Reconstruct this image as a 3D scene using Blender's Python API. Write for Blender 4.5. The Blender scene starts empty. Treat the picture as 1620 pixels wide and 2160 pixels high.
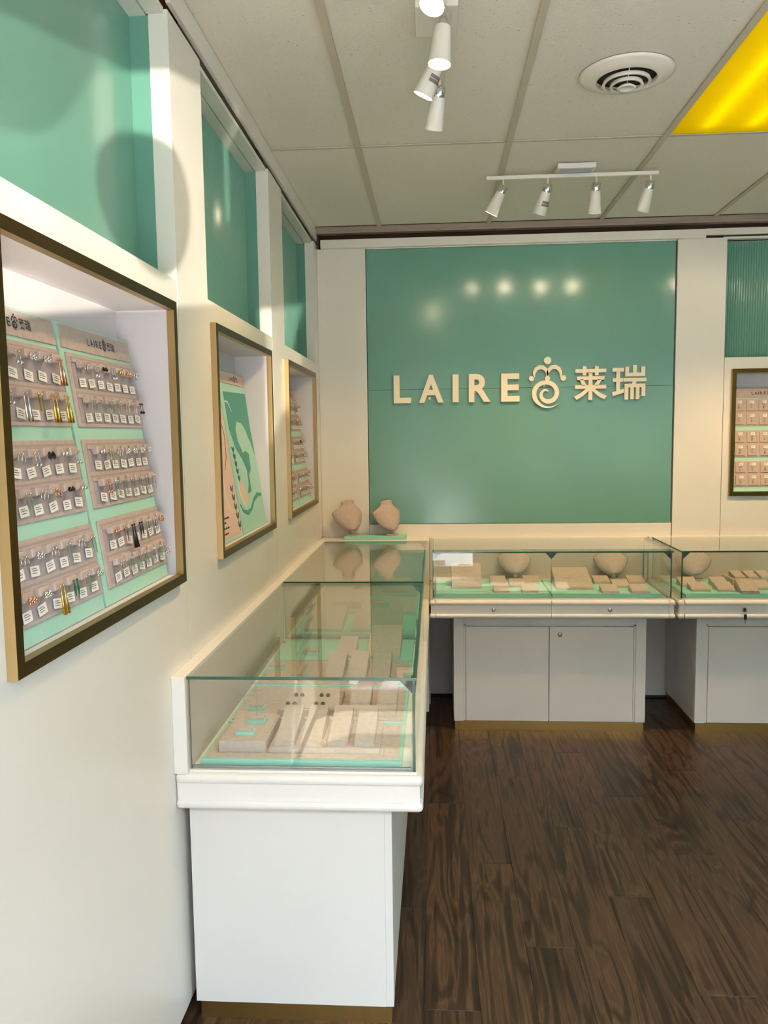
import bpy, bmesh, math, random
from mathutils import Vector, Matrix, Euler
random.seed(7)
S = bpy.context.scene
COL = S.collection
PI = math.pi

# ------------------------------------------------------------------ camera
CAM_Z = 1.55
F_PX = 1690.07
yaw, pitch, roll = math.radians(3.70142), math.radians(-5.52988), math.radians(-0.76136)
fw = Vector((-math.sin(yaw), math.cos(yaw), 0)); rt = Vector((math.cos(yaw), math.sin(yaw), 0)); up = Vector((0, 0, 1))
f2 = fw*math.cos(pitch) + up*math.sin(pitch); u2 = up*math.cos(pitch) - fw*math.sin(pitch)
r3 = rt*math.cos(roll) + u2*math.sin(roll); u3 = u2*math.cos(roll) - rt*math.sin(roll)
cam = bpy.data.cameras.new('camera'); camo = bpy.data.objects.new('camera', cam); COL.objects.link(camo)
m = Matrix.Identity(4)
for i in range(3):
    m[i][0], m[i][1], m[i][2] = r3[i], u3[i], -f2[i]
m[2][3] = CAM_Z
camo.matrix_world = m
cam.sensor_fit = 'VERTICAL'; cam.sensor_height = 36.0; cam.lens = 36.0*F_PX/2160.0
cam.clip_start = 0.02
S.camera = camo

# ------------------------------------------------------------------ light of the place
S.view_settings.view_transform = 'Standard'; S.view_settings.look = 'None'
S.view_settings.gamma = 1.0; S.view_settings.use_curve_mapping = False
S.view_settings.exposure = 0.0
SKY_STRENGTH = 27.0
LAMP_W = 24.0
TUBE = 3.6
SUN_W = 40.0
BOUNCE_W = 4600.0
W = bpy.data.worlds.new('sky'); S.world = W; W.use_nodes = True
bg = W.node_tree.nodes['Background']; bg.inputs[0].default_value = (0.77, 0.87, 1.0, 1); bg.inputs[1].default_value = SKY_STRENGTH
sun = bpy.data.lights.new('sun', 'SUN'); sun.energy = SUN_W; sun.angle = 0.009; sun.color = (1, .93, .82)
suno = bpy.data.objects.new('sun', sun); COL.objects.link(suno); suno.location = (3, -5, 12)
suno.rotation_euler = Vector((-.35, .42, -1)).to_track_quat('-Z', 'Y').to_euler()
# portal over the storefront glass guides the daylight sampling (it gives off no light)
po = bpy.data.lights.new('storefront_portal', 'AREA'); po.shape = 'RECTANGLE'; po.size = 3.55; po.size_y = 2.32
poo = bpy.data.objects.new('storefront_portal', po); COL.objects.link(poo); poo.location = (1.25, -.52, 1.26)
poo.rotation_euler = (math.radians(90), 0, 0)
try: po.cycles.is_portal = True
except Exception: pass
# added unseen spot standing in for sunlight thrown up into the shop from outside
bo = bpy.data.lights.new('glint_stand_in', 'SPOT'); bo.energy = BOUNCE_W; bo.spot_size = math.radians(12.5); bo.spot_blend = .1
bo.shadow_soft_size = .02; bo.color = (1, .90, .74)
boo = bpy.data.objects.new('glint_stand_in', bo); COL.objects.link(boo); boo.location = (2.6, -4.6, .70)
boo.rotation_euler = (Vector((-.70, 2.15, 2.12)) - boo.location).to_track_quat('-Z', 'Y').to_euler()
S.cycles.use_denoising = True
S.cycles.max_bounces = 7; S.cycles.transparent_max_bounces = 14; S.cycles.diffuse_bounces = 4
S.cycles.use_adaptive_sampling = True; S.cycles.adaptive_threshold = .08; S.cycles.adaptive_min_samples = 16
S.cycles.caustics_reflective = False; S.cycles.caustics_refractive = False
S.cycles.sample_clamp_indirect = 6.0

# ------------------------------------------------------------------ materials
def srgb(r, g, b):
    f = lambda c: (c/255/12.92) if c/255 <= .04045 else ((c/255+.055)/1.055)**2.4
    return (f(r), f(g), f(b), 1)
MATS = {}
def mat(name, col, rough=.5, metal=0, spec=.5, emit=None, es=0, coat=0):
    m = bpy.data.materials.new(name); m.use_nodes = True
    b = m.node_tree.nodes['Principled BSDF']
    b.inputs['Base Color'].default_value = col; b.inputs['Roughness'].default_value = rough
    b.inputs['Metallic'].default_value = metal; b.inputs['Specular IOR Level'].default_value = spec
    b.inputs['Coat Weight'].default_value = coat; b.inputs['Coat Roughness'].default_value = .15
    if emit: b.inputs['Emission Color'].default_value = emit; b.inputs['Emission Strength'].default_value = es
    MATS[name] = m; return m
def nt(m): return m.node_tree.nodes, m.node_tree.links, m.node_tree.nodes['Principled BSDF']
def noise_tint(m, col2, scale=(3, 3, 3), detail=3, lo=.4, hi=.6, bump=0, bscale=200, rnd=0):
    """blend the base colour with col2 by stretched noise, with optional fine relief"""
    N, L, b = nt(m)
    tc = N.new('ShaderNodeTexCoord'); mp = N.new('ShaderNodeMapping'); mp.inputs['Scale'].default_value = scale
    L.new(tc.outputs['Object'], mp.inputs['Vector'])
    nz = N.new('ShaderNodeTexNoise'); nz.inputs['Scale'].default_value = 1; nz.inputs['Detail'].default_value = detail
    L.new(mp.outputs[0], nz.inputs['Vector'])
    cr = N.new('ShaderNodeValToRGB'); cr.color_ramp.elements[0].position = lo; cr.color_ramp.elements[1].position = hi
    cr.color_ramp.elements[0].color = b.inputs['Base Color'].default_value; cr.color_ramp.elements[1].color = col2
    L.new(nz.outputs['Fac'], cr.inputs[0]); L.new(cr.outputs[0], b.inputs['Base Color'])
    if bump:
        n2 = N.new('ShaderNodeTexNoise'); n2.inputs['Scale'].default_value = bscale; n2.inputs['Detail'].default_value = 2
        L.new(tc.outputs['Object'], n2.inputs['Vector'])
        bp = N.new('ShaderNodeBump'); bp.inputs['Strength'].default_value = bump; bp.inputs['Distance'].default_value = .002
        L.new(n2.outputs['Fac'], bp.inputs['Height']); L.new(bp.outputs[0], b.inputs['Normal'])
    return m
white = mat('white_lacquer', srgb(232, 229, 222), .28); noise_tint(white, srgb(228, 225, 218), (2, 2, 2))
cream = mat('white_laminate', srgb(230, 226, 217), .3); noise_tint(cream, srgb(226, 222, 212), (1.5, 1.5, 1.5))
niche_m = mat('niche_white', srgb(222, 216, 218), .6)
green = mat('green_lacquer', srgb(106, 156, 141), .17); noise_tint(green, srgb(103, 153, 138), (2, 2, 2))
mint = mat('mint_card', srgb(150, 214, 196), .6); noise_tint(mint, srgb(147, 211, 193), (6, 6, 6))
mintglass = mat('mint_board', srgb(174, 220, 202), .5)
taupe = mat('taupe_suede', srgb(196, 178, 168), .9); noise_tint(taupe, srgb(188, 170, 160), (60, 60, 60), bump=.25, bscale=900)
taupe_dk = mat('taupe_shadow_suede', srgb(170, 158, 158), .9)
grey_cab = mat('grey_white_laminate', srgb(222, 219, 212), .4); noise_tint(grey_cab, srgb(218, 215, 208), (2, 2, 2))
gold = mat('brushed_gold', srgb(190, 154, 92), .3, 1)
gold_face_dim = mat('frame_gold_dim_face', srgb(98, 76, 36), .32, 1)  # frame gold for the front: its dark reflection is put into the colour
gold_edge_lit = mat('frame_gold_lit_edge', srgb(180, 152, 106), .42, 1)  # same frame gold for the sides, paler to paint in the light they catch
chrome = mat('chrome', srgb(225, 225, 228), .08, 1)
steel = mat('satin_steel', srgb(170, 172, 178), .3, 1)
black = mat('black_plastic', srgb(18, 18, 20), .4)
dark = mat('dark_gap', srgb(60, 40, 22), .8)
dark_metal = mat('dark_throat', srgb(38, 34, 30), .7)
lampwhite = mat('lamp_white', srgb(238, 232, 222), .35)
edge = mat('glass_edge_green', srgb(22, 84, 66), .12); 
letter_m = mat('sign_cream', srgb(246, 232, 205), .5)
ink = mat('print_ink', srgb(40, 60, 58), .7)
tagm = mat('tag_paper', srgb(246, 244, 238), .8)
gmetal = mat('jewel_gold', srgb(232, 188, 92), .2, 1)
smetal = mat('jewel_silver', srgb(225, 225, 228), .18, 1)
rmetal = mat('jewel_rose', srgb(230, 170, 140), .2, 1)
jblack = mat('jewel_black', srgb(24, 20, 20), .25)
jgreen = mat('jewel_green', srgb(24, 96, 66), .2)
liner_m = mat('grey_taupe_liner', srgb(198, 184, 174), .85)
leaf_ink = mat('poster_leaf_ink', srgb(66, 108, 106), .7)
peach = mat('poster_peach', srgb(236, 200, 182), .6)
poster_g = mat('poster_green', srgb(82, 158, 146), .6)
poster_w = mat('poster_white', srgb(244, 242, 236), .6)
plywood = mat('plywood', srgb(198, 150, 88), .7); noise_tint(plywood, srgb(150, 104, 56), (4, 60, 60), 4, .35, .65)
tbar = mat('grid_bar', srgb(196, 186, 168), .5)
angle_m = mat('taupe_channel', srgb(150, 134, 122), .5)
pave = mat('pavement', srgb(172, 170, 168), .9); noise_tint(pave, srgb(150, 148, 146), (3, 3, 3), 6)
brick = mat('dark_brick', srgb(92, 92, 96), .9); noise_tint(brick, srgb(78, 80, 84), (1, 1, 1))
beige_tile = mat('beige_entry_tile', srgb(206, 190, 168), .7); noise_tint(beige_tile, srgb(186, 168, 146), (40, 40, 40), 4)
alum = mat('aluminium', srgb(150, 150, 152), .4, .8)
sticker = mat('sticker_print', srgb(120, 112, 104), .6)

def fluted_like(m): return m
# acoustic tile
tile_m = mat('ceiling_tile', srgb(232, 226, 214), .95)
N, L, b = nt(tile_m)
tc = N.new('ShaderNodeTexCoord'); oi = N.new('ShaderNodeObjectInfo')
mp = N.new('ShaderNodeMapping'); mp.inputs['Scale'].default_value = (90, 190, 90)
L.new(tc.outputs['Object'], mp.inputs['Vector'])
n1 = N.new('ShaderNodeTexNoise'); n1.inputs['Scale'].default_value = 1.0; n1.inputs['Detail'].default_value = 2
L.new(mp.outputs[0], n1.inputs['Vector'])
cr = N.new('ShaderNodeValToRGB'); cr.color_ramp.elements[0].position = .27; cr.color_ramp.elements[1].position = .33
cr.color_ramp.elements[0].color = srgb(168, 158, 142); cr.color_ramp.elements[1].color = srgb(232, 226, 214)
L.new(n1.outputs['Fac'], cr.inputs[0]); L.new(cr.outputs[0], b.inputs['Base Color'])
bp = N.new('ShaderNodeBump'); bp.inputs['Strength'].default_value = .35; bp.inputs['Distance'].default_value = .003
L.new(n1.outputs['Fac'], bp.inputs['Height']); L.new(bp.outputs[0], b.inputs['Normal'])
# vinyl plank: walnut grain with growth rings, another cut on every plank
plank_m = mat('walnut_plank', srgb(90, 66, 46), .42)
N, L, b = nt(plank_m)
tc = N.new('ShaderNodeTexCoord'); oi = N.new('ShaderNodeObjectInfo')
off = N.new('ShaderNodeVectorMath'); off.operation = 'MULTIPLY_ADD'
cmb = N.new('ShaderNodeCombineXYZ')
for k in range(3): L.new(oi.outputs['Random'], cmb.inputs[k])
L.new(cmb.outputs[0], off.inputs[0]); off.inputs[1].default_value = (37, 53, 11); L.new(tc.outputs['Object'], off.inputs[2])
mpa = N.new('ShaderNodeMapping'); mpa.inputs['Scale'].default_value = (9, 1.1, 1); L.new(off.outputs[0], mpa.inputs['Vector'])
na = N.new('ShaderNodeTexNoise'); na.inputs['Scale'].default_value = 1; na.inputs['Detail'].default_value = 1.5; na.inputs['Distortion'].default_value = .25
L.new(mpa.outputs[0], na.inputs['Vector'])
mul = N.new('ShaderNodeMath'); mul.operation = 'MULTIPLY'; mul.inputs[1].default_value = 9.0; L.new(na.outputs['Fac'], mul.inputs[0])
sn = N.new('ShaderNodeMath'); sn.operation = 'PINGPONG'; sn.inputs[1].default_value = .5; L.new(mul.outputs[0], sn.inputs[0])
mpb = N.new('ShaderNodeMapping'); mpb.inputs['Scale'].default_value = (70, 1.6, 1); L.new(off.outputs[0], mpb.inputs['Vector'])
nb = N.new('ShaderNodeTexNoise'); nb.inputs['Scale'].default_value = 1; nb.inputs['Detail'].default_value = 3; L.new(mpb.outputs[0], nb.inputs['Vector'])
mpc = N.new('ShaderNodeMapping'); mpc.inputs['Scale'].default_value = (3, .7, 1); L.new(off.outputs[0], mpc.inputs['Vector'])
nc = N.new('ShaderNodeTexNoise'); nc.inputs['Scale'].default_value = 1; nc.inputs['Detail'].default_value = 2; L.new(mpc.outputs[0], nc.inputs['Vector'])
ad = N.new('ShaderNodeMath'); ad.operation = 'MULTIPLY_ADD'; ad.inputs[1].default_value = .55; L.new(sn.outputs[0], ad.inputs[0]); L.new(nb.outputs['Fac'], ad.inputs[2])
ad2 = N.new('ShaderNodeMath'); ad2.operation = 'MULTIPLY_ADD'; ad2.inputs[1].default_value = .55; L.new(nc.outputs['Fac'], ad2.inputs[0]); L.new(ad.outputs[0], ad2.inputs[2])
cr = N.new('ShaderNodeValToRGB'); e = cr.color_ramp.elements
e[0].position = .62; e[0].color = srgb(34, 22, 15); e[1].position = 1.22; e[1].color = srgb(92, 66, 45)
x = e.new(.86); x.color = srgb(55, 38, 26); x = e.new(1.0); x.color = srgb(70, 49, 33)
dv = N.new('ShaderNodeMath'); dv.operation = 'MULTIPLY'; dv.inputs[1].default_value = .8; L.new(ad2.outputs[0], dv.inputs[0])
for el in e: el.position = min(1, el.position*.8)
L.new(dv.outputs[0], cr.inputs[0])
hs = N.new('ShaderNodeHueSaturation'); mr = N.new('ShaderNodeMapRange'); mr.inputs['To Min'].default_value = .84; mr.inputs['To Max'].default_value = 1.18
L.new(oi.outputs['Random'], mr.inputs['Value']); L.new(mr.outputs[0], hs.inputs['Value']); L.new(cr.outputs[0], hs.inputs['Color'])
L.new(hs.outputs[0], b.inputs['Base Color'])
bp = N.new('ShaderNodeBump'); bp.inputs['Strength'].default_value = .06; L.new(nb.outputs['Fac'], bp.inputs['Height']); L.new(bp.outputs[0], b.inputs['Normal'])
# thin clear glass: see-through plus mirror by angle
def glassmat(name, tint, gl=1.0):
    m = bpy.data.materials.new(name); m.use_nodes = True; N = m.node_tree.nodes; L = m.node_tree.links
    N.remove(N['Principled BSDF']); out = N['Material Output']
    tr = N.new('ShaderNodeBsdfTransparent'); tr.inputs[0].default_value = tint
    go = N.new('ShaderNodeBsdfGlossy'); go.inputs['Roughness'].default_value = 0.0; go.inputs[0].default_value = (gl, gl, gl, 1)
    lw = N.new('ShaderNodeLayerWeight'); lw.inputs[0].default_value = .5
    pw5 = N.new('ShaderNodeMath'); pw5.operation = 'POWER'; pw5.inputs[1].default_value = 5.0; L.new(lw.outputs['Facing'], pw5.inputs[0])
    fr = N.new('ShaderNodeMath'); fr.operation = 'MULTIPLY_ADD'; fr.inputs[1].default_value = .96; fr.inputs[2].default_value = .04; L.new(pw5.outputs[0], fr.inputs[0])
    mx = N.new('ShaderNodeMixShader'); L.new(fr.outputs[0], mx.inputs[0]); L.new(tr.outputs[0], mx.inputs[1]); L.new(go.outputs[0], mx.inputs[2])
    L.new(mx.outputs[0], out.inputs[0]); MATS[name] = m; return m
glass = glassmat('clear_glass', (.955, .985, .97, 1))
clear = glassmat('window_glass', (.985, .99, .985, 1))
acrylic = glassmat('acrylic', (.93, .95, .95, 1))
sheer = bpy.data.materials.new('sheer_blocker'); sheer.use_nodes = True  # for the added half-shadow sheet on the storefront glass
N = sheer.node_tree.nodes; L = sheer.node_tree.links; N.remove(N['Principled BSDF'])
ta = N.new('ShaderNodeBsdfTransparent'); df = N.new('ShaderNodeBsdfDiffuse'); mx = N.new('ShaderNodeMixShader'); mx.inputs[0].default_value = .3
L.new(ta.outputs[0], mx.inputs[1]); L.new(df.outputs[0], mx.inputs[2]); L.new(mx.outputs[0], N['Material Output'].inputs[0])
# yellow lamp diffuser
yel = bpy.data.materials.new('yellow_diffuser'); yel.use_nodes = True
N = yel.node_tree.nodes; L = yel.node_tree.links; N.remove(N['Principled BSDF'])
ta = N.new('ShaderNodeBsdfTranslucent'); ta.inputs[0].default_value = (1.0, .86, .01, 1)
df = N.new('ShaderNodeBsdfDiffuse'); df.inputs[0].default_value = (.85, .72, .02, 1)
mx = N.new('ShaderNodeMixShader'); mx.inputs[0].default_value = .25
L.new(ta.outputs[0], mx.inputs[1]); L.new(df.outputs[0], mx.inputs[2]); L.new(mx.outputs[0], N['Material Output'].inputs[0])
def emis(name, col, s):
    m = bpy.data.materials.new(name); m.use_nodes = True; N = m.node_tree.nodes
    N.remove(N['Principled BSDF']); e = N.new('ShaderNodeEmission'); e.inputs[0].default_value = col; e.inputs[1].default_value = s
    m.node_tree.links.new(e.outputs[0], N['Material Output'].inputs[0]); return m
WARM = (1.0, .61, .25)
lens_m = emis('lamp_lens_lit', (1, .80, .52, 1), 160)
tube_m = emis('fluorescent_tube', (1, .95, .85, 1), TUBE)

# ------------------------------------------------------------------ mesh helpers
class MB:
    def __init__(s): s.bm = bmesh.new(); s.mi = 0
    def box(s, x0, x1, y0, y1, z0, z1, bev=0, seg=2, mi=None):
        vs = [s.bm.verts.new((x, y, z)) for x in (x0, x1) for y in (y0, y1) for z in (z0, z1)]
        fs = [(0, 1, 3, 2), (4, 6, 7, 5), (0, 4, 5, 1), (2, 3, 7, 6), (0, 2, 6, 4), (1, 5, 7, 3)]
        F = [s.bm.faces.new([vs[i] for i in f]) for f in fs]
        k = s.mi if mi is None else mi
        for f in F: f.material_index = k
        if bev:
            es = list({e for f in F for e in f.edges})
            r = bmesh.ops.bevel(s.bm, geom=es, offset=bev, segments=seg, affect='EDGES', profile=.5)
            for f in r['faces']: f.material_index = k
        return s
    def prism(s, poly, a, b, axis='x', mi=None):
        """poly of 2-D points (y,z) / (x,z) / (x,y), extruded from a to b along the axis"""
        def P(p, t):
            return {'x': (t, p[0], p[1]), 'y': (p[0], t, p[1]), 'z': (p[0], p[1], t)}[axis]
        A = [s.bm.verts.new(P(p, a)) for p in poly]; B = [s.bm.verts.new(P(p, b)) for p in poly]
        n = len(poly); F = [s.bm.faces.new(A), s.bm.faces.new(B[::-1])]
        for i in range(n): F.append(s.bm.faces.new((A[i], B[i], B[(i+1) % n], A[(i+1) % n])))
        for f in F: f.material_index = s.mi if mi is None else mi
        return s
    def lathe(s, prof, M=None, n=24, mi=None):
        """prof of (r, z) turned about z, then moved by M"""
        M = M or Matrix.Identity(4); rings = []
        for r, z in prof:
            if r < 1e-6: rings.append([s.bm.verts.new(M @ Vector((0, 0, z)))])
            else: rings.append([s.bm.verts.new(M @ Vector((r*math.cos(2*PI*i/n), r*math.sin(2*PI*i/n), z))) for i in range(n)])
        for a, b in zip(rings, rings[1:]):
            for i in range(n):
                j = (i+1) % n
                if len(a) == 1 and len(b) == 1: continue
                v = (a[0], b[j], b[i]) if len(a) == 1 else ((a[i], a[j], b[0]) if len(b) == 1 else (a[i], a[j], b[j], b[i]))
                f = s.bm.faces.new(v); f.smooth = True; f.material_index = s.mi if mi is None else mi
        return s
    def tube(s, pts, r, n=8, mi=None, rs=None):
        pts = [Vector(p) for p in pts]; rings = []
        for i, p in enumerate(pts):
            d = (pts[min(i+1, len(pts)-1)] - pts[max(i-1, 0)]).normalized()
            a = d.orthogonal().normalized(); c = d.cross(a); q = rs[i] if rs else r
            if i and rings:
                pv = (rings[-1][0].co - pts[i-1]); pv = pv - d*pv.dot(d)
                if pv.length > 1e-9: a = pv.normalized(); c = d.cross(a)
            rings.append([s.bm.verts.new(p + a*q*math.cos(2*PI*k/n) + c*q*math.sin(2*PI*k/n)) for k in range(n)])
        for a, b in zip(rings, rings[1:]):
            for k in range(n):
                f = s.bm.faces.new((a[k], a[(k+1) % n], b[(k+1) % n], b[k])); f.smooth = True; f.material_index = s.mi if mi is None else mi
        for g in (rings[0][::-1], rings[-1]):
            f = s.bm.faces.new(g); f.material_index = s.mi if mi is None else mi
        return s
    def ball(s, c, r, mi=None, n=10):
        prof = [(r*math.sin(PI*i/6), -r*math.cos(PI*i/6)) for i in range(7)]
        prof[0] = (0, -r); prof[-1] = (0, r)
        return s.lathe(prof, Matrix.Translation(c), n, mi)
    def ribbon(s, pts, ws, y0, y1):
        """flat stroke in the x-z plane with a width at each point, y0..y1 thick"""
        Lp, Rp = [], []
        for i, p in enumerate(pts):
            a = Vector(pts[max(i-1, 0)]); c = Vector(pts[min(i+1, len(pts)-1)]); d = (c-a).normalized()
            nrm = Vector((-d.y, d.x))*ws[i]/2; q = Vector(p)
            Lp.append(q+nrm); Rp.append(q-nrm)
        for i in range(len(pts)-1):
            s.prism([Lp[i], Lp[i+1], Rp[i+1], Rp[i]], y0, y1, 'y')
        return s
    def mesh(s, name, mats):
        bmesh.ops.recalc_face_normals(s.bm, faces=s.bm.faces)
        me = bpy.data.meshes.new(name); s.bm.to_mesh(me); s.bm.free()
        for mm in (mats if isinstance(mats, (list, tuple)) else [mats]): me.materials.append(mm)
        return me
def link(o, parent=None):
    COL.objects.link(o)
    if parent: o.parent = parent
    return o
def obj(name, mb, mats, parent=None, loc=None, rot=None):
    o = bpy.data.objects.new(name, mb.mesh(name, mats) if isinstance(mb, MB) else mb)
    link(o, parent)
    if loc: o.location = loc
    if rot: o.rotation_euler = rot
    return o
def tag(o, label, cat, group=None):
    o['label'] = label; o['category'] = cat
    if group: o['group'] = group
    return o
def thing(name, label, cat, loc=(0, 0, 0), rot=(0, 0, 0), group=None):
    o = bpy.data.objects.new(name, None); o.empty_display_size = .05; COL.objects.link(o)
    o.location = loc; o.rotation_euler = rot
    return tag(o, label, cat, group)
def struct(o): o['kind'] = 'structure'; return o
def bx(*a, **k): return MB().box(*a, **k)
LEFT = (0, 0, PI/2)          # a thing on the left wall: its length runs along +Y, its depth towards -X
def WL(x0, u, v, z, y0=0): return (x0 - v, y0 + u, z)

XW, YB, ZC = -.665, 4.65, 2.71
XR, YF = 3.2, -.50

# ================================================================== SETTING
# ---- floor of walnut planks
floor = struct(obj('floor', bx(-.95, XR+.1, YF-.1, 4.95, -.08, -.012), dark))
pw, pl = .152, 1.22
pm = bx(0, pw-.0006, 0, pl-.0006, -.012, 0, bev=.0005, seg=1).mesh('plank', plank_m)
nx = int((XR+.8)/pw)+1
for i in range(nx):
    y = YF - (i*.47) % pl
    while y < 4.8:
        o = bpy.data.objects.new('plank', pm); link(o, floor); o.location = (-.80+i*pw, y, 0); y += pl
tm = bx(0, .398, 0, .398, .0, .004, bev=.001, seg=1).mesh('entry_tile', beige_tile)
for i in range(5):
    for j in range(2):
        o = bpy.data.objects.new('entry_tile', tm); link(o, floor); o.location = (-.66+i*.4, YF+j*.4, 0)
# ---- ceiling: slab, lay-in tiles, grid bars
ceil = struct(obj('ceiling', bx(-.95, XR+.1, YF-.1, 4.95, 2.86, 2.98), cream))
gx = [-.80, -.304, .306, .918, 1.53, 2.142, 2.754, XR]
gy = [YF, .92, 2.14, 3.36, 4.60]
LIGHT_CELLS = {(3, 2)}
for i in range(len(gx)-1):
    for j in range(len(gy)-1):
        if (i, j) in LIGHT_CELLS: continue
        a, c = gx[i]+.004, gx[i+1]-.004; d, e_ = gy[j]+.004, gy[j+1]-.004
        cx, cy = (a+c)/2, (d+e_)/2
        obj('tile', bx(a-cx, c-cx, d-cy, e_-cy, 0, .016, bev=.004, seg=1), tile_m, ceil, (cx, cy, ZC+.004))
for xg in gx[1:-1]:
    obj('grid_bar', MB().box(xg-.012, xg+.012, YF, 4.61, ZC-.003, ZC).box(xg-.002, xg+.002, YF, 4.61, ZC, ZC+.035), tbar, ceil)
for yg in gy[1:-1]:
    obj('cross_bar', bx(-.80, XR, yg-.008, yg+.008, ZC-.002, ZC+.001), tbar, ceil)
# ---- walls
wl = struct(obj('wall_left', bx(-.95, -.83, YF, 4.9, 0, 2.86), cream))
wb = struct(obj('wall_back', bx(-.83, XR, 4.83, 4.95, 0, 2.86), cream))
wr = struct(obj('wall_right', bx(XR, XR+.12, YF-.1, 4.95, 0, 2.86), green))
WX0, WX1 = -.55, 3.05
KX, KZ = .40, .80
wf = struct(obj('wall_front', MB().box(-.95, WX0, YF-.1, YF, 0, 2.86).box(WX1, XR, YF-.1, YF, 0, 2.86).box(WX0, WX1, YF-.1, YF, 2.45, 2.86).box(WX0, KX, YF-.1, YF, 0, .03).box(KX, WX1, YF-.1, YF, 0, KZ), cream))
win = struct(obj('window_1', MB().box(WX0, WX0+.05, YF-.08, YF-.02, .03, 2.45).box(WX1-.05, WX1, YF-.08, YF-.02, KZ, 2.45).box(WX0, WX1, YF-.08, YF-.02, 2.40, 2.45).box(WX0, KX, YF-.08, YF-.02, .03, .11).box(KX, WX1, YF-.08, YF-.02, KZ, KZ+.04)
    .box(.742, .795, YF-.08, YF-.02, KZ, 2.40).box(.831, .89, YF-.08, YF-.02, KZ, 2.40).box(1.95, 2.0, YF-.08, YF-.02, KZ, 2.40), alum))  # the two close mullions are placed to cut the glint into a narrow strip
obj('pane', bx(WX0+.05, .34, YF-.055, YF-.049, .11, 2.40), clear, win)
for a, c in ((.40, .742), (.795, .831), (.89, 1.95), (2.0, WX1-.05)):
    obj('pane', bx(a, c, YF-.055, YF-.049, KZ+.04, 2.40), clear, win)
for a, c, z0, z1 in ((-.10, .742, .98, 1.42), (-.30, .831, 1.775, 2.16), (.795, .831, .98, 1.575), (.90, 1.30, 1.40, 2.20)):  # added unseen sheets on the glass, shaped to block parts of the glint
    obj('glint_blocker', bx(a, c, YF-.048, YF-.0475, z0, z1), tagm, win)
obj('glint_blocker', MB().prism([(.575+(.088+.012*math.sin(t_))*math.cos(t_)-.015*math.sin(t_), 1.575+.112*math.sin(t_)) for t_ in [2*PI*k/28 for k in range(28)]], YF-.048, YF-.0475, 'y'), tagm, win)  # added unseen disc, shaped to cast a rounded shadow from the glint
obj('glint_blocker', MB().prism([(.20, 1.80), (.215, 1.70), (.25, 1.655), (.32, 1.637), (.39, 1.645), (.435, 1.675), (.465, 1.715), (.490, 1.745), (.500, 1.80)], YF-.047, YF-.0465, 'y'), sheer, win)  # added unseen sheer sheet, thins the glint to a half shadow
struct(obj('ground', bx(-9, 12, -16, YF-.1, -.14, -.06), pave))

struct(obj('wall_opposite', bx(-26, 30, -13, -12, -.1, 7.0), brick))
# left wall: 1.22 m modules, each with a lower panel, a niche opening, a post and a green recess above the rail
PT = .05
MODS = [(.865, 2.085, 1.172, 2.020), (2.090, 3.305, 2.385, 3.212), (3.310, 4.525, 3.570, 4.402)]
ZR, ZT = 1.953, 2.622
FZ0, FZ1 = 1.177, 1.888
fb = .023
def wall_panel_left(y0, y1, n0, n1, post0):
    a, c = n0+.012, n1-.012; z0, z1 = FZ0+.012, FZ1-.012
    M_ = MB()
    M_.box(XW-PT, XW, y0, y1, .045, z0).box(XW-PT, XW, y0, y1, z1, ZR)
    M_.box(XW-PT, XW, y0, a, z0, z1).box(XW-PT, XW, c, y1, z0, z1)
    M_.box(XW-PT, XW, y0, post0, ZR, ZT)
    return M_
def fluted(length, z0, z1, pitch=.0115, depth=.006):
    """half-round ribs standing side by side, length along x, ribs proud towards -y"""
    n = int(length/pitch); M_ = MB(); pts = []
    for i in range(n):
        for k in range(5):
            t = k/5; pts.append((i*pitch + t*pitch, -depth*math.sin(PI*t)))
    pts.append((n*pitch, 0))
    lo = [M_.bm.verts.new((p[0], p[1], z0)) for p in pts]; hi = [M_.bm.verts.new((p[0], p[1], z1)) for p in pts]
    for i in range(len(pts)-1):
        f = M_.bm.faces.new((lo[i], lo[i+1], hi[i+1], hi[i])); f.smooth = False
    M_.box(0, length, .0005, .01, z0, z1)
    return M_
for k, (y0, y1, n0, n1) in enumerate(MODS):
    p1 = y0+.28
    obj('wall_panel', wall_panel_left(y0, y1, n0, n1, p1), cream, wl)
    if k == 0:
        obj('recess_panel', bx(-.775, -.765, p1-.06, y1+.03, ZR-.03, ZT), green, wl)
    else:
        obj('recess_panel', fluted(y1+.0-p1, ZR-.03, ZT-.005), green, wl, (-.765, p1, 0), LEFT)
    ye = y1+.005
    obj('recess_side', bx(-.775, XW-PT+.001, ye+.001, ye+.012, ZR-.03, ZT-.012), green, wl)
    obj('recess_side', bx(-.775, XW-PT+.001, p1-.012, p1-.001, ZR-.03, ZT-.012), green, wl)
    obj('recess_sill', bx(-.775, XW-PT+.002, p1, ye, ZR-.03, ZR-.012), green, wl)
    so = obj('soffit_board', MB().box(-.80, -.722, p1-.02, ye+.01, ZT-.012, ZT).box(-.718, XW-.010, p1, ye-.001, ZT-.010, ZT+.004), cream, wl)
# corner post that closes the run, and the out-of-view module beside the storefront
obj('wall_panel', MB().box(XW-PT, XW, 4.530, 4.648, .045, ZT), cream, wl)
obj('wall_panel', MB().box(XW-PT, XW, YF, .860, .045, ZT), cream, wl)
obj('toe_kick', bx(-.83, XW-.03, YF, 4.65, 0, .045), dark, wl)
t = struct(obj('trim_1', MB().prism([(2.105, 2.645), (4.63, 2.645), (4.63, ZC), (2.02, ZC)], XW-.008, XW+.004, 'x'), cream))
obj('wood_block', bx(-.80, -.705, 2.11, 2.30, 2.632, 2.72), plywood, wl)
obj('wall_top_panel', bx(-.83, -.80, YF, 4.7, 2.60, 2.86), cream, wl)

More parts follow.
